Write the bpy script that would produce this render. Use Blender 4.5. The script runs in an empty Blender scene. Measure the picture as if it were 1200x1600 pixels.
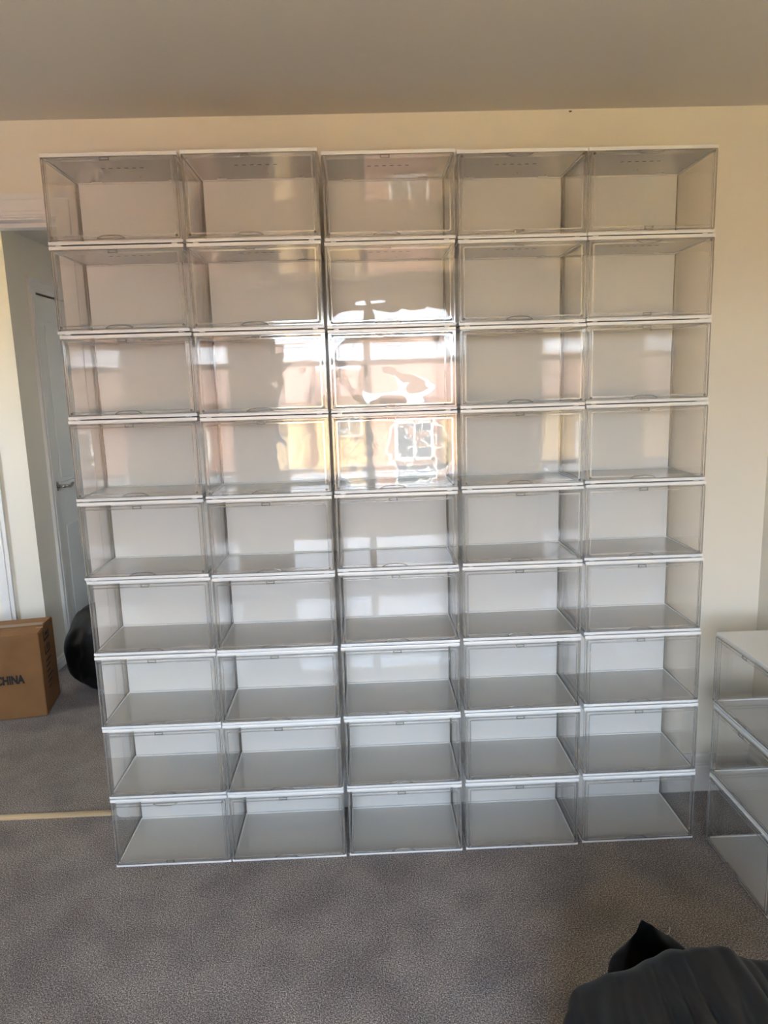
import bpy, bmesh, math, random
from mathutils import Vector, Matrix, noise as mnoise

scene = bpy.context.scene
COL = scene.collection

# ------------------------------------------------------------------ camera
cam_d = bpy.data.cameras.new('camera')
cam_d.sensor_fit = 'VERTICAL'
cam_d.sensor_height = 36.0
cam_d.lens = 25.123
cam_d.clip_start = 0.02
cam = bpy.data.objects.new('camera', cam_d)
COL.objects.link(cam)
CR = Vector((0.9991, -0.0310, -0.0298)).normalized()
CF = Vector((0.0254, 0.9846, -0.1732)).normalized()
CU = CR.cross(CF).normalized()
CR = CF.cross(CU).normalized()
CP = Vector((0.8273, -2.0519, 1.4683))
cam.matrix_world = Matrix(((CR.x, CU.x, -CF.x, CP.x), (CR.y, CU.y, -CF.y, CP.y),
                           (CR.z, CU.z, -CF.z, CP.z), (0, 0, 0, 1)))
scene.camera = cam

# ------------------------------------------------------------------ sky, sun, window portal, exposure
world = bpy.data.worlds.new('sky')
scene.world = world
world.use_nodes = True
wt = world.node_tree
wt.nodes.clear()
w_out = wt.nodes.new('ShaderNodeOutputWorld')
w_bg = wt.nodes.new('ShaderNodeBackground')
w_tc = wt.nodes.new('ShaderNodeTexCoord')
w_sep = wt.nodes.new('ShaderNodeSeparateXYZ')
w_ramp = wt.nodes.new('ShaderNodeValToRGB')
w_ramp.color_ramp.elements[0].position = 0.0
w_ramp.color_ramp.elements[0].color = (0.80, 0.88, 1.0, 1)
w_ramp.color_ramp.elements[1].position = 0.8
w_ramp.color_ramp.elements[1].color = (0.42, 0.60, 0.95, 1)
wt.links.new(w_tc.outputs['Generated'], w_sep.inputs[0])
wt.links.new(w_sep.outputs['Z'], w_ramp.inputs[0])
wt.links.new(w_ramp.outputs[0], w_bg.inputs['Color'])
w_bg.inputs['Strength'].default_value = 8.5
wt.links.new(w_bg.outputs[0], w_out.inputs[0])

sun_d = bpy.data.lights.new('sun', 'SUN')
sun_d.energy = 30.0
sun_d.angle = 0.01
sun_d.color = (1.0, 0.88, 0.70)
sun = bpy.data.objects.new('sun', sun_d)
COL.objects.link(sun)
sun.rotation_euler = Vector((0.32, -0.40, -0.86)).to_track_quat('-Z', 'Y').to_euler()

WX0, WX1, WZ0, WZ1, WY = 0.14, 1.62, 0.74, 2.03, -3.40      # the window in the wall behind the camera
def portal(name, loc, rot, sx, sy):
    d = bpy.data.lights.new(name, 'AREA')
    d.shape = 'RECTANGLE'; d.size = sx; d.size_y = sy
    d.cycles.is_portal = True
    o = bpy.data.objects.new(name, d)
    COL.objects.link(o)
    o.location = loc; o.rotation_euler = rot
portal('window_portal', ((WX0 + WX1) / 2, WY - 0.24, (WZ0 + WZ1) / 2), (math.radians(90), 0, 0), WX1 - WX0, WZ1 - WZ0)
H3 = (2.25, 2.40, 1.20, 1.58)                                # unseen slot window, added to brighten the hall door: y0, y1, z0, z1
portal('added_slot_portal', (0.405, (H3[0] + H3[1]) / 2, (H3[2] + H3[3]) / 2), (0, math.radians(90), 0), H3[3] - H3[2], H3[1] - H3[0])
HW = (-2.85, -2.05, 1.00, 1.95)                              # unseen hall window, added to brighten the hall wall end: x0, x1, z0, z1
portal('added_window_portal', ((HW[0] + HW[1]) / 2, 0.285, (HW[2] + HW[3]) / 2), (math.radians(90), 0, 0), HW[1] - HW[0], HW[3] - HW[2])

scene.view_settings.view_transform = 'Standard'
scene.view_settings.look = 'None'
scene.view_settings.exposure = 1.92
scene.view_settings.gamma = 1.0
scene.view_settings.use_curve_mapping = False
cy = scene.cycles
cy.max_bounces = 10
cy.diffuse_bounces = 4
cy.glossy_bounces = 4
cy.transmission_bounces = 4
cy.transparent_max_bounces = 28
cy.caustics_reflective = False
cy.caustics_refractive = False
cy.sample_clamp_indirect = 12.0
cy.use_light_tree = False
cy.use_denoising = True

# ------------------------------------------------------------------ materials
def nodes_of(name):
    m = bpy.data.materials.new(name)
    m.use_nodes = True
    nt = m.node_tree
    nt.nodes.clear()
    return m, nt, nt.nodes.new('ShaderNodeOutputMaterial')

def plain(name, col, rough=0.5, metal=0.0, bump=None, var=None, ior=1.5, spec=None):
    """Principled with optional noise bump (scale, strength, distance) and colour variation (scale, colour2, detail)."""
    m, nt, out = nodes_of(name)
    b = nt.nodes.new('ShaderNodeBsdfPrincipled')
    b.inputs['Base Color'].default_value = (*col, 1)
    b.inputs['Roughness'].default_value = rough
    b.inputs['Metallic'].default_value = metal
    b.inputs['IOR'].default_value = ior
    tc = nt.nodes.new('ShaderNodeTexCoord')
    if var:
        n = nt.nodes.new('ShaderNodeTexNoise')
        n.inputs['Scale'].default_value = var[0]
        n.inputs['Detail'].default_value = var[2]
        r = nt.nodes.new('ShaderNodeValToRGB')
        r.color_ramp.elements[0].position = 0.35
        r.color_ramp.elements[1].position = 0.65
        r.color_ramp.elements[0].color = (*col, 1)
        r.color_ramp.elements[1].color = (*var[1], 1)
        nt.links.new(tc.outputs['Object'], n.inputs['Vector'])
        nt.links.new(n.outputs['Fac'], r.inputs[0])
        nt.links.new(r.outputs[0], b.inputs['Base Color'])
    if bump:
        n2 = nt.nodes.new('ShaderNodeTexNoise')
        n2.inputs['Scale'].default_value = bump[0]
        n2.inputs['Detail'].default_value = 3
        bp = nt.nodes.new('ShaderNodeBump')
        bp.inputs['Strength'].default_value = bump[1]
        bp.inputs['Distance'].default_value = bump[2]
        nt.links.new(tc.outputs['Object'], n2.inputs['Vector'])
        nt.links.new(n2.outputs['Fac'], bp.inputs['Height'])
        nt.links.new(bp.outputs[0], b.inputs['Normal'])
    nt.links.new(b.outputs[0], out.inputs[0])
    return m

def clear(name, tint, r0=0.04, rough=0.0, haze=0.0):
    """Clear plastic sheet: transparent with a Schlick reflection on each face."""
    m, nt, out = nodes_of(name)
    tr = nt.nodes.new('ShaderNodeBsdfTransparent')
    tr.inputs[0].default_value = (*tint, 1)
    gl = nt.nodes.new('ShaderNodeBsdfGlossy')
    gl.inputs['Roughness'].default_value = rough
    gl.inputs['Color'].default_value = (1, 1, 1, 1)
    lw = nt.nodes.new('ShaderNodeLayerWeight')
    lw.inputs[0].default_value = 0.5
    pw = nt.nodes.new('ShaderNodeMath'); pw.operation = 'POWER'; pw.inputs[1].default_value = 5.0
    ma = nt.nodes.new('ShaderNodeMath'); ma.operation = 'MULTIPLY_ADD'
    ma.inputs[1].default_value = 1 - r0
    ma.inputs[2].default_value = r0
    mx = nt.nodes.new('ShaderNodeMixShader')
    nt.links.new(lw.outputs['Facing'], pw.inputs[0])
    nt.links.new(pw.outputs[0], ma.inputs[0])
    nt.links.new(ma.outputs[0], mx.inputs[0])
    base = tr
    if haze:                                     # cut and moulded edges scatter a little light
        df = nt.nodes.new('ShaderNodeBsdfDiffuse'); df.inputs[0].default_value = (0.80, 0.78, 0.75, 1)
        base = nt.nodes.new('ShaderNodeMixShader'); base.inputs[0].default_value = haze
        nt.links.new(tr.outputs[0], base.inputs[1]); nt.links.new(df.outputs[0], base.inputs[2])
    nt.links.new(base.outputs[0], mx.inputs[1])
    nt.links.new(gl.outputs[0], mx.inputs[2])
    nt.links.new(mx.outputs[0], out.inputs[0])
    return m

def carpet_mat():
    m, nt, out = nodes_of('carpet')
    b = nt.nodes.new('ShaderNodeBsdfPrincipled')
    b.inputs['Roughness'].default_value = 0.95
    b.inputs['IOR'].default_value = 1.2
    tc = nt.nodes.new('ShaderNodeTexCoord')
    fine = nt.nodes.new('ShaderNodeTexNoise'); fine.inputs['Scale'].default_value = 260; fine.inputs['Detail'].default_value = 4
    fine.inputs['Roughness'].default_value = 0.75
    big = nt.nodes.new('ShaderNodeTexNoise'); big.inputs['Scale'].default_value = 5.5; big.inputs['Detail'].default_value = 3
    vor = nt.nodes.new('ShaderNodeTexVoronoi'); vor.inputs['Scale'].default_value = 330
    r1 = nt.nodes.new('ShaderNodeValToRGB')
    r1.color_ramp.elements[0].position = 0.36; r1.color_ramp.elements[0].color = (0.10, 0.089, 0.086, 1)
    r1.color_ramp.elements[1].position = 0.66; r1.color_ramp.elements[1].color = (0.86, 0.80, 0.765, 1)
    e = r1.color_ramp.elements.new(0.5); e.color = (0.305, 0.277, 0.266, 1)
    r2 = nt.nodes.new('ShaderNodeValToRGB')
    r2.color_ramp.elements[0].position = 0.36; r2.color_ramp.elements[0].color = (0.80, 0.79, 0.80, 1)
    r2.color_ramp.elements[1].position = 0.62; r2.color_ramp.elements[1].color = (1.06, 1.05, 1.03, 1)
    mul = nt.nodes.new('ShaderNodeMix'); mul.data_type = 'RGBA'; mul.blend_type = 'MULTIPLY'; mul.inputs[0].default_value = 1
    for n in (fine, big, vor):
        nt.links.new(tc.outputs['Object'], n.inputs['Vector'])
    nt.links.new(fine.outputs['Fac'], r1.inputs[0])
    nt.links.new(big.outputs['Fac'], r2.inputs[0])
    nt.links.new(r1.outputs[0], mul.inputs[6])
    nt.links.new(r2.outputs[0], mul.inputs[7])
    nt.links.new(mul.outputs[2], b.inputs['Base Color'])
    ad = nt.nodes.new('ShaderNodeMath'); ad.operation = 'ADD'
    nt.links.new(fine.outputs['Fac'], ad.inputs[0]); nt.links.new(vor.outputs['Distance'], ad.inputs[1])
    bp = nt.nodes.new('ShaderNodeBump'); bp.inputs['Strength'].default_value = 0.8; bp.inputs['Distance'].default_value = 0.004
    nt.links.new(ad.outputs[0], bp.inputs['Height'])
    nt.links.new(bp.outputs[0], b.inputs['Normal'])
    nt.links.new(b.outputs[0], out.inputs[0])
    return m

def brick_mat(name, c1, c2, mortar):
    m, nt, out = nodes_of(name)
    b = nt.nodes.new('ShaderNodeBsdfPrincipled'); b.inputs['Roughness'].default_value = 0.9
    tc = nt.nodes.new('ShaderNodeTexCoord')
    mp = nt.nodes.new('ShaderNodeMapping'); mp.inputs['Rotation'].default_value = (math.radians(90), 0, 0)
    br = nt.nodes.new('ShaderNodeTexBrick')
    br.inputs['Color1'].default_value = (*c1, 1); br.inputs['Color2'].default_value = (*c2, 1); br.inputs['Mortar'].default_value = (*mortar, 1)
    br.inputs['Scale'].default_value = 4.5
    nt.links.new(tc.outputs['Object'], mp.inputs[0]); nt.links.new(mp.outputs[0], br.inputs['Vector'])
    nt.links.new(br.outputs[0], b.inputs['Base Color']); nt.links.new(b.outputs[0], out.inputs[0])
    return m

M = dict(
    wall=plain('wall_paint', (0.83, 0.778, 0.672), 0.85, bump=(220, 0.08, 0.001)),
    ceiling=plain('ceiling_paint', (0.74, 0.69, 0.645), 0.9, bump=(160, 0.1, 0.001)),
    trim=plain('trim_gloss', (0.82, 0.80, 0.77), 0.35),
    white=plain('white_plastic', (0.85, 0.85, 0.83), 0.02, ior=1.6, bump=(9, 0.06, 0.0012)),
    tray=plain('white_plastic_shaded', (0.60, 0.59, 0.565), 0.02, ior=1.65, bump=(9, 0.06, 0.0012)),  # white plastic greyed to carry the weaker grazing light on floors and lids
    whitedge=plain('white_plastic_edge', (0.86, 0.86, 0.85), 0.25),
    dark=plain('dark_slot', (0.06, 0.055, 0.05), 0.7),
    sheet=clear('clear_side_sheet', (0.96, 0.953, 0.945), 0.03, 0.0),
    doorsheet=clear('clear_sheet', (0.96, 0.953, 0.945), 0.016, 0.0),
    edge=clear('clear_sheet_edge', (0.74, 0.72, 0.70), 0.08, 0.10, 0.16),
    bead=clear('clear_bead', (0.90, 0.885, 0.87), 0.16, 0.06, 0.10),
    pin=plain('hinge_pin', (0.20, 0.18, 0.16), 0.3),
    carpet=carpet_mat(),
    bar=plain('threshold_bar', (0.62, 0.52, 0.38), 0.35, 0.6),
    doorp=plain('door_paint', (0.83, 0.83, 0.78), 0.45),
    chrome=plain('satin_chrome', (0.55, 0.52, 0.48), 0.22, 1.0),
    card=plain('cardboard', (0.275, 0.133, 0.047), 0.8, bump=(40, 0.25, 0.002), var=(6, (0.225, 0.107, 0.038), 3)),
    cardedge=plain('cardboard_torn', (0.42, 0.27, 0.15), 0.9),
    ink=plain('black_ink', (0.018, 0.015, 0.013), 0.6),
    tape=plain('brown_tape', (0.24, 0.13, 0.06), 0.30),
    bag=plain('black_polythene', (0.012, 0.012, 0.012), 0.50, ior=1.4, bump=(22, 0.35, 0.004)),
    bagdeep=plain('black_polythene_deep', (0.004, 0.004, 0.004), 0.45, ior=1.28, bump=(30, 0.4, 0.005)),  # deeper black, less reflective copy, for the hall bag and loose corner
    thread=plain('white_thread', (0.75, 0.73, 0.70), 0.8),
    glass=clear('window_glass', (0.97, 0.98, 0.975), 0.04),
    upvc=plain('white_window_frame', (0.82, 0.82, 0.81), 0.35),
    brickp=brick_mat('pink_brick', (0.36, 0.18, 0.13), (0.42, 0.22, 0.16), (0.44, 0.38, 0.32)),
    brickb=brick_mat('buff_brick', (0.50, 0.34, 0.15), (0.55, 0.40, 0.20), (0.48, 0.42, 0.32)),
    tile=plain('roof_tile', (0.24, 0.15, 0.115), 0.8, bump=(12, 0.4, 0.02)),
    paving=plain('buff_paving', (0.54, 0.415, 0.195), 0.9, var=(3, (0.46, 0.35, 0.16), 4)),
    darkglass=plain('house_window_glass', (0.05, 0.07, 0.09), 0.05),
)

# ------------------------------------------------------------------ mesh helpers
class MB:
    """Collects boxes, tubes and quads and links them as one mesh object."""
    def __init__(self):
        self.bm = bmesh.new()
    def box(self, a, b, mat=0, bev=0.0, seg=1, rot=None, edge_mat=None, face_axis=None):
        a, b = Vector(a), Vector(b)
        lo = Vector((min(a.x, b.x), min(a.y, b.y), min(a.z, b.z)))
        hi = Vector((max(a.x, b.x), max(a.y, b.y), max(a.z, b.z)))
        c = [(lo.x, lo.y, lo.z), (hi.x, lo.y, lo.z), (hi.x, hi.y, lo.z), (lo.x, hi.y, lo.z),
             (lo.x, lo.y, hi.z), (hi.x, lo.y, hi.z), (hi.x, hi.y, hi.z), (lo.x, hi.y, hi.z)]
        vs = [self.bm.verts.new(rot @ Vector(p) if rot else p) for p in c]
        fs = []
        for k, f in enumerate(((0, 3, 2, 1), (4, 5, 6, 7), (0, 1, 5, 4), (2, 3, 7, 6), (1, 2, 6, 5), (3, 0, 4, 7))):
            fc = self.bm.faces.new([vs[i] for i in f])
            fc.material_index = mat
            if edge_mat is not None and k // 2 != {'z': 0, 'y': 1, 'x': 2}[face_axis]:
                fc.material_index = edge_mat
            fs.append(fc)
        if bev:
            es = list({e for f in fs for e in f.edges})
            bmesh.ops.bevel(self.bm, geom=es, offset=bev, segments=seg, affect='EDGES', profile=0.6, clamp_overlap=True)
        return vs
    def tube(self, pts, r, seg=8, mat=0, caps=True):
        pts = [Vector(p) for p in pts]
        rr = r if isinstance(r, (list, tuple)) else [r] * len(pts)
        rings = []
        for i, p in enumerate(pts):
            d = (pts[min(i + 1, len(pts) - 1)] - pts[max(i - 1, 0)]).normalized()
            u = d.cross(Vector((0, 0, 1)))
            if u.length < 1e-4:
                u = d.cross(Vector((1, 0, 0)))
            u.normalize(); w = d.cross(u)
            rings.append([self.bm.verts.new(p + (u * math.cos(2 * math.pi * k / seg) + w * math.sin(2 * math.pi * k / seg)) * rr[i]) for k in range(seg)])
        for i in range(len(rings) - 1):
            for k in range(seg):
                f = self.bm.faces.new((rings[i][k], rings[i][(k + 1) % seg], rings[i + 1][(k + 1) % seg], rings[i + 1][k]))
                f.material_index = mat; f.smooth = True
        if caps:
            self.bm.faces.new(rings[0]).material_index = mat
            self.bm.faces.new(list(reversed(rings[-1]))).material_index = mat
    def prism(self, poly, axis, a, b, mat=0):
        """Extrude a 2-D polygon along an axis from a to b."""
        def pt(p, t):
            return {'x': (t, p[0], p[1]), 'y': (p[0], t, p[1]), 'z': (p[0], p[1], t)}[axis]
        A = [self.bm.verts.new(pt(p, a)) for p in poly]
        B = [self.bm.verts.new(pt(p, b)) for p in poly]
        n = len(poly)
        for i in range(n):
            self.bm.faces.new((A[i], A[(i + 1) % n], B[(i + 1) % n], B[i])).material_index = mat
        self.bm.faces.new(list(reversed(A))).material_index = mat
        self.bm.faces.new(B).material_index = mat
    def mesh(self, name, mats, smooth=False):
        bmesh.ops.recalc_face_normals(self.bm, faces=self.bm.faces)
        me = bpy.data.meshes.new(name)
        self.bm.to_mesh(me); self.bm.free()
        for m in mats:
            me.materials.append(M[m])
        if smooth:
            me.polygons.foreach_set('use_smooth', [True] * len(me.polygons))
        return me
    def build(self, name, mats, parent=None, smooth=False):
        return link(name, self.mesh(name, mats if isinstance(mats, (list, tuple)) else [mats], smooth), parent)

def link(name, me, parent=None):
    o = bpy.data.objects.new(name, me)
    COL.objects.link(o)
    o.parent = parent
    return o

def empty(name, loc=(0, 0, 0), rz=0.0):
    o = bpy.data.objects.new(name, None)
    o.empty_display_size = 0.05
    COL.objects.link(o)
    o.location = loc
    o.rotation_euler = (0, 0, rz)
    return o

def tag(o, label=None, cat=None, group=None, kind=None):
    for k, v in (('label', label), ('category', cat), ('group', group), ('kind', kind)):
        if v:
            o[k] = v
    return o

def struct(name, mb, mats, label, smooth=False):
    return tag(mb.build(name, mats, None, smooth), label=label, kind='structure')

# ------------------------------------------------------------------ the room
YW, TW = 0.29, 0.10                 # face of the back wall and its thickness
XR, XL = 2.174, -1.70               # right and left walls of the room
ZC = 2.284                          # ceiling
OX0, OX1, OZ = -0.880, -0.092, 2.003  # the doorway in the back wall
HX = -0.885                         # hall side wall that carries the closed door
HY = 1.632                          # hall wall that faces the room

b = MB(); b.box((XL - .1, -3.55, -0.12), (XR + .1, YW + .05, 0.0)); b.box((-3.30, YW + .05, -0.12), (XR + .1, 4.2, 0.0))
struct('floor', b, 'carpet', 'grey taupe cut-pile carpet running through the doorway')
b = MB(); b.box((XL - .1, -3.55, ZC), (XR + .1, YW + .05, ZC + .12))
struct('ceiling', b, 'ceiling', 'plain white painted ceiling')
b = MB()
b.box((XL - .1, YW, 0), (OX0 - .03, YW + TW, ZC))
b.box((OX1 + .03, YW, 0), (XR + .1, YW + TW, ZC))
b.box((OX0 - .03, YW, OZ + .03), (OX1 + .03, YW + TW, ZC))
struct('wall_back', b, 'wall', 'cream painted wall behind the stacked boxes')
b = MB(); b.box((XR, -3.55, 0), (XR + .1, YW, ZC))
struct('wall_right', b, 'wall', 'cream painted wall beside the low stack')
b = MB(); b.box((XL - .1, -3.55, 0), (XL, YW, ZC))
struct('wall_left', b, 'wall', 'cream painted side wall left of the doorway')
b = MB()
b.box((XL, WY - .25, 0), (WX0, WY, ZC)); b.box((WX1, WY - .25, 0), (XR, WY, ZC))
b.box((WX0, WY - .25, 0), (WX1, WY, WZ0)); b.box((WX0, WY - .25, WZ1), (WX1, WY, ZC))
struct('wall_front', b, 'wall', 'cream painted wall with the window')

def skirting(name, x0, x1, y0, y1, out, h=0.14, label='white moulded skirting board'):
    """A moulded board along x or y; out is the direction of the room."""
    prof = [(0, 0), (.017, 0), (.017, h * .66), (.0145, h * .69), (.0145, h * .73), (.0125, h * .76), (.0115, h * .93), (.007, h), (0, h)]
    m = MB()
    if abs(x1 - x0) > abs(y1 - y0):
        m.prism([(y0 + p * out, z) for p, z in prof], 'x', x0, x1)
    else:
        A = [(x0 + p * out, z) for p, z in prof]
        m.prism(A, 'y', y0, y1)
    return struct(name, m, 'trim', label)

skirting('baseboard_back', OX1 + .074, XR, YW, YW, -1)
skirting('baseboard_right', XR, XR, -3.4, YW, -1)
skirting('baseboard_left', XL, XL, -3.4, YW, 1)

# window behind the camera
win = tag(empty('window_1', ((WX0 + WX1) / 2, WY - .12, WZ0)), label='white framed window that lights the room', kind='structure')
ww, wh = WX1 - WX0, WZ1 - WZ0
m = MB()
for a, c in (((-ww/2, 0), (-ww/2 + .06, wh)), ((ww/2 - .06, 0), (ww/2, wh)), ((-ww/2, 0), (ww/2, .06)), ((-ww/2, wh - .06), (ww/2, wh)),
             ((-.03, 0), (.03, wh)), ((-ww/2, wh * .70), (ww/2, wh * .70 + .045))):
    m.box((a[0], -.035, a[1]), (c[0], .035, c[1]), bev=.004)
m.build('window_frame', 'upvc', win)
for s in (-1, 1):
    for z0, z1 in ((.06, wh * .70), (wh * .70 + .045, wh - .06)):
        m = MB(); m.box((s * .03, -.008, z0), (s * (ww / 2 - .06), .008, z1)); m.build('pane', 'glass', win)
m = MB(); m.box((-ww/2 - .05, .0, -.03), (ww/2 + .05, .19, 0), bev=.006); m.build('window_sill', 'trim', win)

# door lining, architrave and threshold of the open doorway
m = MB()
m.box((OX1, YW, 0), (OX1 + .03, YW + TW, OZ)); m.box((OX0 - .03, YW, 0), (OX0, YW + TW, OZ)); m.box((OX0 - .03, YW, OZ), (OX1 + .03, YW + TW, OZ + .03))
m.box((OX1 - .013, YW + .045, 0), (OX1, YW + .085, OZ)); m.box((OX0, YW + .045, 0), (OX0 + .013, YW + .085, OZ)); m.box((OX0, YW + .045, OZ - .013), (OX1, YW + .085, OZ))
struct('trim_1', m, 'trim', 'white door lining with stop round the open doorway')

def architrave(m, plane, sgn, a0, a1, ztop, w=.067, axis='x', left=True, right=True):
    """Stepped moulding round an opening in the plane (axis value), proud by sgn."""
    steps = [(0.0, .006, .010), (.006, .016, .015), (.016, .044, .018), (.044, .050, .014), (.050, w, .016)]
    def bx(u0, u1, z0, z1, t):
        if axis == 'x':
            m.box((u0, plane, z0), (u1, plane + sgn * t, z1))
        else:
            m.box((plane, u0, z0), (plane + sgn * t, u1, z1))
    for s0, s1, t in steps:
        if right:
            bx(a1 + s0, a1 + s1, 0, ztop + s0, t)
        if left:
            bx(a0 - s1, a0 - s0, 0, ztop + s0, t)
        bx(a0 - (s1 if left else 0), a1 + (s1 if right else 0), ztop + s0, ztop + s1, t)

m = MB(); architrave(m, YW, -1, OX0 - .006, OX1 + .006, OZ + .005)
struct('trim_2', m, 'trim', 'white moulded architrave round the open doorway')
m = MB(); m.prism([(.285, 0), (.288, .004), (.296, .0065), (.308, .0065), (.316, .004), (.319, 0)], 'x', OX0, OX1)
struct('trim_3', m, 'bar', 'thin pale metal threshold strip across the carpet')

# ------------------------------------------------------------------ the hall behind
DY0, DY1, DZ = 1.917, 2.690, 2.010          # closed door in the hall side wall
b = MB()
b.box((HX - .10, HY, 0), (HX, DY0 - .03, ZC)); b.box((HX - .10, DY1 + .03, 0), (HX, 3.2, ZC)); b.box((HX - .10, DY0 - .03, DZ + .03), (HX, DY1 + .03, ZC))
b.box((HX - .13, DY0 - .05, 0), (HX - .10, DY1 + .05, DZ + .05))
struct('wall_hall_side', b, 'wall', 'shaded hall wall with the closed door')
b = MB(); b.box((-3.30, HY, 0), (HX - .10, HY + .1, ZC))
struct('wall_hall_pier', b, 'wall', 'cream hall wall end facing the doorway')
b = MB(); b.box((HX - .2, 3.2, 0), (0.5, 3.3, ZC))
struct('wall_hall_end', b, 'wall', 'far end wall of the hall')
b = MB()
b.box((0.30, YW + TW, 0), (0.40, H3[0], ZC)); b.box((0.30, H3[1], 0), (0.40, 3.2, ZC))
b.box((0.30, H3[0], 0), (0.40, H3[1], H3[2])); b.box((0.30, H3[0], H3[3]), (0.40, H3[1], ZC))
struct('wall_hall_right', b, 'wall', 'hall wall behind the stacked boxes')
HL = -3.20
w3 = tag(empty('added_slot_window', (.35, (H3[0] + H3[1]) / 2, H3[2])), label='narrow white framed window added to light the hall door', kind='structure')  # invented opening, here only to lift the door's brightness
m = MB(); hy, hz = (H3[1] - H3[0]) / 2, H3[3] - H3[2]
for a, c in (((-hy, 0), (-hy + .03, hz)), ((hy - .03, 0), (hy, hz)), ((-hy, 0), (hy, .03)), ((-hy, hz - .03), (hy, hz))):
    m.box((-.03, a[0], a[1]), (.03, c[0], c[1]), bev=.004)
m.build('window_frame', 'upvc', w3)
m = MB(); m.box((-.006, -hy + .03, .03), (.006, hy - .03, hz - .03)); m.build('pane', 'glass', w3)
b = MB(); b.box((HL - .1, YW, 0), (HL, HY + .1, ZC))
struct('wall_hall_left', b, 'wall', 'hall wall past the doorway')
b = MB()
b.box((HL, YW, 0), (HW[0], YW + TW, ZC)); b.box((HW[1], YW, 0), (XL - .1, YW + TW, ZC))
b.box((HW[0], YW, 0), (HW[1], YW + TW, HW[2])); b.box((HW[0], YW, HW[3]), (HW[1], YW + TW, ZC))
struct('wall_hall_front', b, 'wall', 'hall wall with the small added window')
w2 = tag(empty('added_hall_window', ((HW[0] + HW[1]) / 2, YW + .05, HW[2])), label='small white framed window added to light the hall wall end', kind='structure')  # invented opening, here only to lift the wall end's brightness
m = MB(); hy, hz = (HW[1] - HW[0]) / 2, HW[3] - HW[2]
for a, c in (((-hy, 0), (-hy + .05, hz)), ((hy - .05, 0), (hy, hz)), ((-hy, 0), (hy, .05)), ((-hy, hz - .05), (hy, hz))):
    m.box((a[0], -.03, a[1]), (c[0], .03, c[1]), bev=.004)
m.build('window_frame', 'upvc', w2)
m = MB(); m.box((-hy + .05, -.006, .05), (hy - .05, .006, hz - .05)); m.build('pane', 'glass', w2)
b = MB(); b.box((HL - .1, YW + .05, ZC), (.5, 3.35, ZC + .12))
struct('ceiling_hall', b, 'ceiling', 'plain white ceiling of the hall')
skirting('baseboard_hall_side', HX, HX, HY, DY0 - .071, 1, .062, 'low white skirting along the shaded hall wall')
skirting('baseboard_hall_pier', -1.035, HX, HY, HY, -1, .062, 'low white skirting on the hall wall end')
m = MB(); architrave(m, HX, 1, DY0 - .006, DY1 + .006, DZ + .004, axis='y')
struct('trim_4', m, 'trim', 'white architrave round the closed hall door')
m = MB(); architrave(m, HY, -1, -1.68, -1.098, DZ + .004, axis='x', left=False)
struct('trim_5', m, 'trim', 'white architrave on the hall wall end')

dr = tag(empty('door_1', (HX, DY0, 0)), label='closed white panelled door with chrome lever handle in hall', kind='structure')
m = MB()
dw = DY1 - DY0
LX = -.012                                   # face of the leaf
m.box((-.050, .004, .006), (LX - .012, dw - .004, DZ - .004))
cols_ = ((.115, .345), (.43, dw - .115)); rows_ = ((.17, .755), (.985, 1.875))
m.box((LX - .012, .004, .006), (LX, cols_[0][0], DZ - .004)); m.box((LX - .012, cols_[0][1], .006), (LX, cols_[1][0], DZ - .004)); m.box((LX - .012, cols_[1][1], .006), (LX, dw - .004, DZ - .004))
for c0, c1 in cols_:
    m.box((LX - .012, c0, .006), (LX, c1, rows_[0][0])); m.box((LX - .012, c0, rows_[0][1]), (LX, c1, rows_[1][0])); m.box((LX - .012, c0, rows_[1][1]), (LX, c1, DZ - .004))
m.build('leaf', 'doorp', dr)
for c0, c1 in cols_:
    for r0, r1 in rows_:
        m = MB(); m.box((LX - .013, c0 + .022, r0 + .022), (LX - .003, c1 - .022, r1 - .022), bev=.006, seg=2)
        m.build('panel', 'doorp', dr)
hd = None
m = MB(); m.tube([(LX, .044, .972), (LX + .008, .044, .972)], .026, 24)
hd = m.build('handle', 'chrome', dr)
m = MB(); m.tube([(LX + .006, .044, .972), (LX + .045, .044, .972), (LX + .052, .052, .972), (LX + .053, .075, .970), (LX + .053, .100, .964), (LX + .054, .118, .967), (LX + .054, .135, .976), (LX + .053, .155, .977)],
                 [.010, .010, .0095, .009, .009, .009, .008, .007], 12)
m.build('lever', 'chrome', hd)

# ------------------------------------------------------------------ storage boxes
W, H, D = 0.36, 0.2326, 0.2543
GAP = 0.0108
def P(x, y, z):
    return (x - W / 2, y - D / 2, z)
def bxl(m, a, c, **k):
    m.box(P(*a), P(*c), **k)

m = MB()                                      # base tray with a raised lip and four feet
bxl(m, (0, 0, .0022), (W, D, .0108), bev=.0018, seg=2)
bxl(m, (.008, D - .013, .0106), (W - .008, D - .0065, .0150), bev=.001)
bxl(m, (.0055, .010, .0106), (.0095, D - .010, .0135)); bxl(m, (W - .0095, .010, .0106), (W - .0055, D - .010, .0135))
for fx in (.018, W - .032):
    for fy in (.004, D - .018):
        bxl(m, (fx, fy, 0), (fx + .014, fy + .014, .0024))
for f_ in m.bm.faces:
    c_ = f_.calc_center_median()
    if abs(f_.normal.z) < .75 or c_.z > .0112 and c_.y > D / 2 - .02:
        f_.material_index = 1  # rims and back lip stay white, as if catching the window straight on
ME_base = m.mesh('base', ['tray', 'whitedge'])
m = MB()
bxl(m, (0, 0, .2226), (W, D, .2322), bev=.0018, seg=2)
bxl(m, (.008, D - .012, .2190), (W - .008, D - .0065, .2228))
bxl(m, (.0055, .010, .2200), (.0095, D - .010, .2228)); bxl(m, (W - .0095, .010, .2200), (W - .0055, D - .010, .2228))
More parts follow.
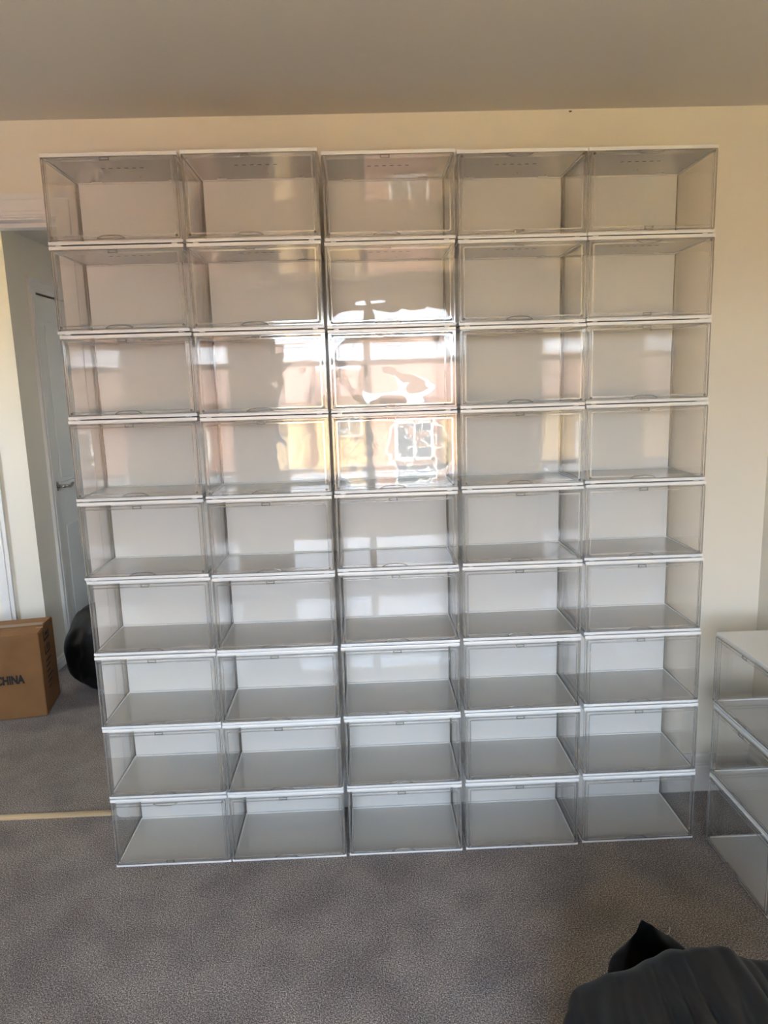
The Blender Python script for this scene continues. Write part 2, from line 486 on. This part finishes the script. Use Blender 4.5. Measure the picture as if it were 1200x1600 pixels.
for f_ in m.bm.faces:
    if abs(f_.normal.z) < .75 or f_.calc_center_median().z > .2318:
        f_.material_index = 1
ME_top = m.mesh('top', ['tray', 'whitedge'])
m = MB()
for k in range(6):
    x = .125 + k * .0215
    bxl(m, (x, .104, .22225), (x + .0100, .1090, .2228))
bxl(m, (.205, .190, .22235), (.2095, .1935, .2228)); bxl(m, (.060, .222, .22235), (.0645, .2255, .2228)); bxl(m, (.296, .222, .22235), (.3005, .2255, .2228))
ME_slots = m.mesh('vent_slots', ['dark'])
m = MB()
bxl(m, (.0065, D - .0055, .0108), (W - .0065, D - .0015, .2226), bev=.0008)
ME_back = m.mesh('back_panel', ['white'])
m = MB(); bxl(m, (0, 0, .2195), (.030, .010, .2226), bev=.001); ME_clip = m.mesh('clip', ['whitedge'])
def side(s):
    """Clear side sheet with a front return, a back return and a step bead, its cut edges darker."""
    q = MB()
    f = lambda x: x if s < 0 else W - x
    bxl(q, (f(.0008), .0035, .0108), (f(.0028), D - .0010, .2226), edge_mat=1, face_axis='x')
    bxl(q, (f(.0030), .0040, .0112), (f(.0125), .0058, .2222), edge_mat=1, face_axis='y')
    bxl(q, (f(.0030), D - .0030, .0112), (f(.0062), D - .0012, .2222), mat=1)
    bxl(q, (f(.0030), .0140, .0112), (f(.0042), .0156, .2222), mat=1)
    bxl(q, (f(.0030), .0060, .0112), (f(.0050), D - .0060, .0134), mat=1)
    bxl(q, (f(.0030), .0060, .2202), (f(.0050), D - .0060, .2222), mat=1)
    return q.mesh('side_panel', ['sheet', 'edge'])
ME_side = (side(-1), side(1))

def ring(x0, x1, z0, z1, w, y0, y1, mat=0, rc=.006):
    """Rounded rectangular ring (outer x0..x1, z0..z1, width w) between y0 and y1."""
    q = MB()
    def loop(o, y):
        pts = []
        r = max(rc - o, .001)
        for cx, cz, a0 in ((x1 - o - r, z1 - o - r, 0), (x0 + o + r, z1 - o - r, 90), (x0 + o + r, z0 + o + r, 180), (x1 - o - r, z0 + o + r, 270)):
            for k in range(4):
                a = math.radians(a0 + 30 * k)
                pts.append(q.bm.verts.new(P(cx + r * math.cos(a), y, cz + r * math.sin(a))))
        return pts
    L = [loop(0, y1), loop(0, y0), loop(w, y0), loop(w, y1)]
    n = len(L[0])
    for a, c in ((0, 1), (1, 2), (2, 3), (3, 0)):
        for k in range(n):
            q.bm.faces.new((L[a][k], L[a][(k + 1) % n], L[c][(k + 1) % n], L[c][k])).material_index = mat
    return q
DX0, DX1, DZ0, DZ1 = .0035, W - .0035, .0118, .2216
ME_bead = ring(DX0 + .0100, DX1 - .0100, DZ0 + .0085, DZ1 - .0085, .0036, -.0052, -.0034).mesh('bead', ['bead'])
ME_rim = ring(DX0 + .0002, DX1 - .0002, DZ0 + .0002, DZ1 - .0002, .0030, -.0046, -.0034, rc=.004).mesh('rim', ['edge'])
def lip_mesh(top):
    """Curved finger lip on the edge of the door."""
    q = MB()
    zb = DZ0 + .0035
    n = 14
    pts = []
    for k in range(n + 1):
        t = -1 + 2 * k / n
        z = zb + .0078 * (1 - abs(t) ** 3.2)
        pts.append(P(W * .475 + .037 * t, -.0062, z if not top else (DZ0 + DZ1) - z))
    q.tube(pts, .0014, 6)
    q.tube([(p[0], p[1], p[2] * 0 + pts[0][2]) for p in (pts[0], pts[-1])], .0010, 6)
    return q.mesh('finger_lip', ['edge'])
ME_lip = (lip_mesh(False), lip_mesh(True))
def latch_mesh(top):
    q = MB()
    z0 = DZ1 - .0115 if top else DZ0 + .0015
    x0 = W * .475 - .013
    for a, c in (((x0, z0), (x0 + .0035, z0 + .010)), ((x0 + .0225, z0), (x0 + .026, z0 + .010)), ((x0 + .003, z0 + .0005), (x0 + .023, z0 + .003)), ((x0 + .003, z0 + .0072), (x0 + .023, z0 + .009))):
        bxl(q, (a[0], -.0066, a[1]), (c[0], -.0036, c[1]), bev=.0006)
    return q.mesh('latch', ['edge'])
ME_latch = (latch_mesh(False), latch_mesh(True))
def pin_mesh():
    q = MB()
    q.tube([(0, -.0070, 0), (0, -.0036, 0)], .0034, 12)
    return q.mesh('hinge_pin', ['pin'])
ME_pin = pin_mesh()

def door_mesh(seed, bow, tilt=(0, 0), wave=.00010, f=None):
    """A thin clear door sheet, slightly warped: front and back skins share one relief, cut edges darker."""
    q = MB(); bm = q.bm
    nx, nz = 38, 24
    rnd = random.Random(seed)
    wrink = rnd.choice((.00008, .00018, .00034))
    off = Vector((rnd.uniform(-50, 50), rnd.uniform(-50, 50), rnd.uniform(-50, 50)))
    def h(i, j):
        u, v = -1 + 2 * i / nx, -1 + 2 * j / nz
        e = (1 - u ** 4) * (1 - v ** 4)
        d = bow * (1 - u * u) * (1 - v * v)
        d += wave * 3 * mnoise.noise(Vector((u * 1.6, v * 1.1, 0)) + off) * e
        d += wave * mnoise.noise(Vector((u * 4.5, v * 2.2, 7)) + off) * e
        rg = 1 - abs(mnoise.noise(Vector((u * 2.2 + .6 * v, v * 2.8, 13)) + off)) * 2
        d += wrink * max(0, rg) ** 3 * e
        d += tilt[0] * u * DXH * e + tilt[1] * v * DZH * e
        if f:
            d += f(u, v) * e
        return d
    DXH, DZH = (DX1 - DX0) / 2, (DZ1 - DZ0) / 2
    G = []
    for y in (-.0034, -.0014):
        G.append([[bm.verts.new(P(DX0 + (DX1 - DX0) * i / nx, y + h(i, j), DZ0 + (DZ1 - DZ0) * j / nz)) for j in range(nz + 1)] for i in range(nx + 1)])
    for g in G:
        for i in range(nx):
            for j in range(nz):
                bm.faces.new((g[i][j], g[i + 1][j], g[i + 1][j + 1], g[i][j + 1])).smooth = True
    per = [(i, 0) for i in range(nx)] + [(nx, j) for j in range(nz)] + [(i, nz) for i in range(nx, 0, -1)] + [(0, j) for j in range(nz, 0, -1)]
    for k in range(len(per)):
        a, c = per[k], per[(k + 1) % len(per)]
        bm.faces.new((G[0][a[0]][a[1]], G[0][c[0]][c[1]], G[1][c[0]][c[1]], G[1][a[0]][a[1]])).material_index = 1
    me = q.mesh('door', ['doorsheet', 'edge'])
    return me

def storage_box(loc, rz, label, group, seed, bow, flip=False, under=True, tilt=(0, 0), wave=.0001, f=None):
    t = tag(empty('storage_box', loc, rz), label, 'box', group)
    link('base', ME_base, t)
    tp = link('top', ME_top, t)
    if under:
        link('vent_slots', ME_slots, tp)['kind'] = 'stuff'
        for x in (.052, W - .082):
            c = link('clip', ME_clip, tp); c.location = P(x + W / 2, D - .024 + D / 2, 0)
            c.location = (x, D - .024, 0)
    link('back_panel', ME_back, t)
    for s in (0, 1):
        link('side_panel', ME_side[s], t)
    d = link('door', door_mesh(seed, bow, tilt, wave, f), t)
    link('bead', ME_bead, d); link('rim', ME_rim, d)
    link('finger_lip', ME_lip[1 if flip else 0], d)
    link('latch', ME_latch[0 if flip else 1], d)
    for x in (DX0 + .0105, DX1 - .0105):
        p = link('hinge_pin', ME_pin, d)
        p.location = P(x, 0, DZ1 - .0075 if flip else DZ0 + .0075)
    return t

X0 = (.0042, -.0025, -.0041, -.0013, .0036)
XLEAN = (-.0035, .0035, .0011, -.0044, -.0166)
Y0 = (-.0024, -.0024, -.0032, .0024, .0056)
YLEAN = (-.0097, -.0306, .0039, .0113, .0230)
ROWN = ('at the top', 'second from the top', 'third from the top', 'fourth from the top', 'fifth from the top',
        'fourth from the floor', 'third from the floor', 'second from the floor', 'on the floor')
COLN = ('of the column beside the doorway', 'of the second column from the doorway', 'of the middle column',
        'of the fourth column from the doorway', 'of the fifth column from the doorway')
FLIP = {(0, 4), (0, 3), (1, 4), (2, 2), (8, 0)}
jr = random.Random(4)
WARP = {(2, 2): dict(bow=.0030), (1, 2): dict(bow=-.0012), (3, 2): dict(bow=.0016), (2, 1): dict(bow=.0008), (3, 1): dict(bow=-.0006)}
ZH = (.0017, -.0004, -.0011, -.0008, .0007)
for c in range(5):
    for r in range(9):
        t = (8.5 - r) / 9
        jx, jy = jr.uniform(-.0014, .0014), jr.uniform(-.002, .002)
        x = c * (W + GAP) + X0[c] + XLEAN[c] * t + W / 2 + jx
        y = Y0[c] + YLEAN[c] * t + D / 2 + jy
        z = (8 - r) * H * (1 + ZH[c]) + (.001 if r < 8 else 0.0005)
        bow = jr.uniform(-.0010, .0014)
        wp = WARP.get((r, c), {})
        if 'bow' in wp:
            bow = wp['bow']
        storage_box((x, y, z), 0, 'clear-doored white storage box ' + ROWN[r] + ' ' + COLN[c], 'clear storage boxes stacked nine high',
                    r * 7 + c * 101, bow, (r, c) in FLIP, r < 4, wp.get('tilt', (0, 0)), wp.get('wave', .00022), wp.get('f'))
for k, nm in enumerate(('bottom', 'middle', 'top')):
    storage_box((1.886 + D / 2, .002 - W / 2 + (.0, -.004, .001)[k], k * H + .0005 * (k + 1)), -math.pi / 2,
                'clear-doored white storage box at the %s of the low stack of three' % nm, 'clear storage boxes in the low stack',
                900 + k, .0004, False, False)

# ------------------------------------------------------------------ cardboard box in the hall
ca = math.atan2(.036, .203)
cb = tag(empty('cardboard_box', (-.689, 1.118, 0), ca), 'brown cardboard box printed CHINA on the hall carpet', 'box')
CW, CD, CH = .52, .262, .398                   # runs to -x and +y from its near right corner
m = MB(); m.box((-CW, 0, .001), (0, CD, CH), bev=.006, seg=2)
for v in m.bm.verts:
    v.co.y += .004 * math.sin(v.co.x * 9) * (1 if v.co.z > .1 else .3)
m.build('body', 'card', cb)
for (y0, y1, dz) in ((.002, CD * .49, .006), (CD * .51, CD - .002, .009)):
    m = MB(); m.box((-CW + .004, y0, CH - .001), (-.004, y1, CH + .003), bev=.001)
    for v in m.bm.verts:
        if (v.co.y > CD * .4 and y0 < .01) or (v.co.y < CD * .6 and y0 > .01):
            v.co.z += dz + .002 * math.sin(v.co.x * 30)
    m.build('flap', ['card'], cb)
m = MB(); m.box((-CW + .01, CD * .42, CH + .0085), (-.01, CD * .58, CH + .0125)); m.build('tape', 'tape', cb)
m = MB(); m.box((-.030, CD * .30, CH + .006), (.0015, CD * .34, CH + .0085)); m.build('torn_edge', 'cardedge', cb)

cu = bpy.data.curves.new('lettering', 'FONT')
cu.body = 'CHINA'; cu.size = .060; cu.extrude = .0004; cu.offset = .0028; cu.align_x = 'LEFT'
tmp = bpy.data.objects.new('lettering_tmp', cu); COL.objects.link(tmp)
bpy.context.view_layer.update()
me = bpy.data.meshes.new_from_object(tmp.evaluated_get(bpy.context.evaluated_depsgraph_get()))
bpy.data.objects.remove(tmp)
xs = [v.co.x for v in me.vertices]; ys = [v.co.y for v in me.vertices]
sx, sz = .121 / (max(xs) - min(xs)), .043 / (max(ys) - min(ys))
for v in me.vertices:
    x_, y_, z_ = v.co
    v.co = ((x_ - min(xs)) * sx, -z_, (y_ - min(ys)) * sz)
me.materials.clear(); me.materials.append(M['ink'])
lt = link('lettering', me, cb); lt.location = (-.200, -.0050, .172)
tag(lt, label='black printed word CHINA')
m = MB()                                        # printed marks on the end of the box
def mark(y0, z0, y1, z1):
    m.box((.0002, y0, z0), (.0008, y1, z1))
mark(.075, .335, .085, .385); mark(.085, .335, .165, .345); mark(.155, .345, .165, .375); mark(.105, .355, .145, .372)
mark(.075, .270, .085, .315); mark(.085, .270, .165, .278); mark(.155, .278, .165, .308); mark(.110, .285, .120, .315); mark(.130, .285, .140, .315)
for k in range(6):
    mark(.075, .235 - k * .026, .165 - (k % 3) * .018, .243 - k * .026)
m.build('printed_marks', 'ink', cb)

# ------------------------------------------------------------------ black bags
def bag_mesh(name, prof, sq, seg, rings, folds, seed, mats, lean=(0, 0), pleats=14, pleat_amp=.02):
    """A filled sack: rings of a closed profile (radius scale, height) with pleats and crumpled folds."""
    q = MB(); bm = q.bm
    rnd = random.Random(seed)
    off = Vector((rnd.uniform(0, 90), rnd.uniform(0, 90), rnd.uniform(0, 90)))
    L = []
    for j in range(rings + 1):
        t = j / rings
        k = t * (len(prof) - 1); i0 = min(int(k), len(prof) - 2); f = k - i0
        q4 = [prof[min(max(i0 + n, 0), len(prof) - 1)] for n in (-1, 0, 1, 2)]
        cat = lambda c: .5 * (2 * q4[1][c] + (q4[2][c] - q4[0][c]) * f + (2 * q4[0][c] - 5 * q4[1][c] + 4 * q4[2][c] - q4[3][c]) * f * f + (3 * q4[1][c] - q4[0][c] - 3 * q4[2][c] + q4[3][c]) * f ** 3)
        r, z = max(.02, cat(0)), max(.0015, cat(1))
        row = []
        for i in range(seg):
            a = 2 * math.pi * i / seg
            x, y = math.cos(a) * sq[0] * r, math.sin(a) * sq[1] * r
            p = Vector((x, y, z))
            n = mnoise.noise(p * 5 + off) * .6 + (1 - abs(mnoise.noise(p * 9 + off)) * 2) * .5 + mnoise.noise(p * 20 + off) * .22
            pl = math.sin(a * pleats + 2.5 * mnoise.noise(p * 4 + off)) * pleat_amp * (1 - abs(2 * t - 1.1)) if pleats else 0
            d = folds * n + pl
            s = 1 + d / max(.12, sq[0] * max(r, .35))
            zz = max(0.0015, z + folds * .7 * mnoise.noise(p * 7 + off * 1.3) * (1 if z > .05 else 0))
            row.append(bm.verts.new((x * s + lean[0] * z, y * s + lean[1] * z, zz)))
        L.append(row)
    for j in range(rings):
        for i in range(seg):
            bm.faces.new((L[j][i], L[j][(i + 1) % seg], L[j + 1][(i + 1) % seg], L[j + 1][i])).smooth = True
    bm.faces.new(list(reversed(L[0]))); bm.faces.new(L[-1])
    return q.mesh(name, mats)

hb = tag(empty('bin_bag', (-.430, 1.50, 0)), 'full black bin bag slumped on the hall carpet by the closed door', 'bag')
link('body', bag_mesh('body', [(.05, .002), (.55, .002), (.80, .045), (1.0, .12), (.98, .22), (.90, .32), (.70, .40), (.32, .44), (.06, .43)], (.275, .25), 96, 56, .020, 3, ['bagdeep'], pleats=9, pleat_amp=.012), hb)
m = MB()
m.tube([(.02, .0, .42), (.03, .0, .45), (.05, .01, .47), (.09, .02, .49)], [.045, .022, .030, .012], 12); m.build('knot', 'bagdeep', hb)

fb = tag(empty('bin_bag', (1.50, -1.10, 0)), 'large black bin bag with a pointed loose corner, lying on the room carpet', 'bag')
RIDGE = [(1.165, .0), (1.175, .13), (1.189, .245), (1.205, .305), (1.265, .345), (1.316, .366), (1.356, .376), (1.393, .388), (1.426, .393), (1.473, .396), (1.507, .386),
         (1.538, .363), (1.58, .352), (1.66, .345), (1.74, .31), (1.79, .22), (1.81, .10), (1.815, .0)]
def ridge_at(u):
    k = u * (len(RIDGE) - 1); i0 = min(int(k), len(RIDGE) - 2); f = k - i0
    return [RIDGE[i0][n] * (1 - f) + RIDGE[i0 + 1][n] * f for n in (0, 1)]
q = MB(); bm = q.bm
NU, NT = 150, 64
G = []
for i in range(NU + 1):
    u = i / NU
    x, hh = ridge_at(u)
    row = []
    for j in range(NT + 1):
        t = j / NT
        if t < .25:                                        # up the back
            k = t / .25
            y = -.775 - .105 * k ** 1.6; z = hh * math.sin(k * math.pi / 2) ** .9
        else:                                              # over the ridge and down the front
            k = (t - .25) / .75
            y = -.88 - .62 * k; z = hh * (1 - k ** 2.6)
        xs_ = x + (x - 1.47) * .22 * max(0, t - .25)       # the folds fan out as they fall
        w = u * 17 + 1.6 * mnoise.noise(Vector((u * 5, t * 1.8, 3)))
        fold = (abs((w % 1.0) - .5) * 2) ** 1.7
        amp = .032 * min(1, max(0, (t - .20) * 3)) * min(1, hh * 6)
        n = .010 * mnoise.noise(Vector((u * 9, t * 5, 1))) + .005 * mnoise.noise(Vector((u * 24, t * 12, 5)))
        z2 = max(.0015, z - amp * fold + n * min(1, z * 8))
        row.append(bm.verts.new((xs_ - 1.50 + .006 * mnoise.noise(Vector((u * 14, t * 9, 9))), y + 1.10 + n * .6, z2)))
    G.append(row)
for i in range(NU):
    for j in range(NT):
        bm.faces.new((G[i][j], G[i][j + 1], G[i + 1][j + 1], G[i + 1][j])).smooth = True
bot = [G[i][0] for i in range(NU + 1)] + [G[NU][j] for j in range(1, NT + 1)] + [G[i][NT] for i in range(NU - 1, -1, -1)] + [G[0][j] for j in range(NT - 1, 0, -1)]
bm.faces.new(bot)
q.build('body', 'bag', fb)
# loose pointed corner of the bag's mouth standing up behind the bulk
q = MB(); bm = q.bm
LEFT = [(1.285, .10), (1.310, .175), (1.333, .233), (1.3565, .284), (1.368, .316), (1.3735, .347)]
RIGHT = [(1.56, .10), (1.535, .20), (1.4806, .263), (1.438, .294), (1.400, .331), (1.3765, .350)]
S_ = 22
rows = []
for k in range(31):
    f_ = k / 30 * (len(LEFT) - 1); i0 = min(int(f_), len(LEFT) - 2); f_ -= i0
    l = [LEFT[i0][n] * (1 - f_) + LEFT[i0 + 1][n] * f_ for n in (0, 1)]
    r = [RIGHT[i0][n] * (1 - f_) + RIGHT[i0 + 1][n] * f_ for n in (0, 1)]
    wd = (r[0] - l[0]) / 2
    row = []
    for i in range(S_):
        a = 2 * math.pi * i / S_
        c_ = math.cos(a)
        x = (l[0] + r[0]) / 2 + c_ * wd
        z = l[1] + (r[1] - l[1]) * (c_ + 1) / 2
        y = -.74 + math.sin(a) * .30 * wd + .04 * (1 - k / 30)
        cr = .30 * wd * mnoise.noise(Vector((x * 22, k * .13, math.sin(a))))
        row.append(bm.verts.new((x - 1.50, y + 1.10 + cr, z + .1 * cr)))
    rows.append(row)
for j in range(len(rows) - 1):
    for i in range(S_):
        bm.faces.new((rows[j][i], rows[j][(i + 1) % S_], rows[j + 1][(i + 1) % S_], rows[j + 1][i])).smooth = True
bm.faces.new(rows[-1]); bm.faces.new(list(reversed(rows[0])))
q.build('loose_corner', 'bagdeep', fb)

m = MB()
m.tube([(1.493, .2905, 2.2765), (1.493, .286, 2.2765), (1.493, .283, 2.2755)], [.0016, .0022, .0016], 8)
m.tube([(1.4885, .2865, 2.2775), (1.4975, .2865, 2.2770)], .0014, 6)
tag(m.build('nail', 'dark'), 'tiny dark nail where the cream wall meets the ceiling', 'nail')

m = MB()
m.tube([(1.580, -.382, .003), (1.586, -.388, .004), (1.595, -.388, .003), (1.602, -.382, .004), (1.607, -.374, .004), (1.611, -.364, .003)], .0011, 6)
tag(m.build('thread', 'thread'), 'short white thread lying on the carpet beside the large bag', 'thread')

# ------------------------------------------------------------------ outside the window
b = MB(); b.box((-60, -90, -4.4), (60, WY - .26, -4.2)); struct('ground', b, 'paving', 'sunlit buff paving outside the window')
def house(x, y, w, d, h, mat, label):
    t = tag(empty('house', (x, y, -4.2)), label, 'house', 'houses across the street')
    q = MB(); q.box((-w/2, -d, 0), (w/2, 0, h)); q.build('wall', mat, t)
    q = MB(); q.prism([(-d - .3, h), (.3, h), (-d / 2, h + 1.3)], 'x', -w/2 - .2, w/2 + .2); q.build('roof', 'tile', t)
    for zz in (.9, 3.4):
        for k in range(3):
            xx = -w/2 + w * (k + .5) / 3
            q = MB()
            for a, c in (((-.6, 0), (-.52, 1.2)), ((.52, 0), (.6, 1.2)), ((-.6, 0), (.6, .08)), ((-.6, 1.12), (.6, 1.2)), ((-.03, 0), (.03, 1.2))):
                q.box((xx + a[0], 0, zz + a[1]), (xx + c[0], .06, zz + c[1]))
            f = q.build('window', 'upvc', t)
            q = MB(); q.box((xx - .55, 0, zz + .05), (xx + .55, .03, zz + 1.15)); q.build('pane', 'darkglass', f)
house(5.2, -19.5, 8.4, 7, 5.3, 'brickp', 'pink brick house with brown tiled roof across the street')
house(0.2, -31.0, 9.0, 7, 5.3, 'brickb', 'buff brick house added to fill the sky gap between two houses')  # put in to cut the bright sky reflected between the other two
house(-4.6, -18.0, 7.4, 7, 5.3, 'brickb', 'buff brick house with brown tiled roof across the street')
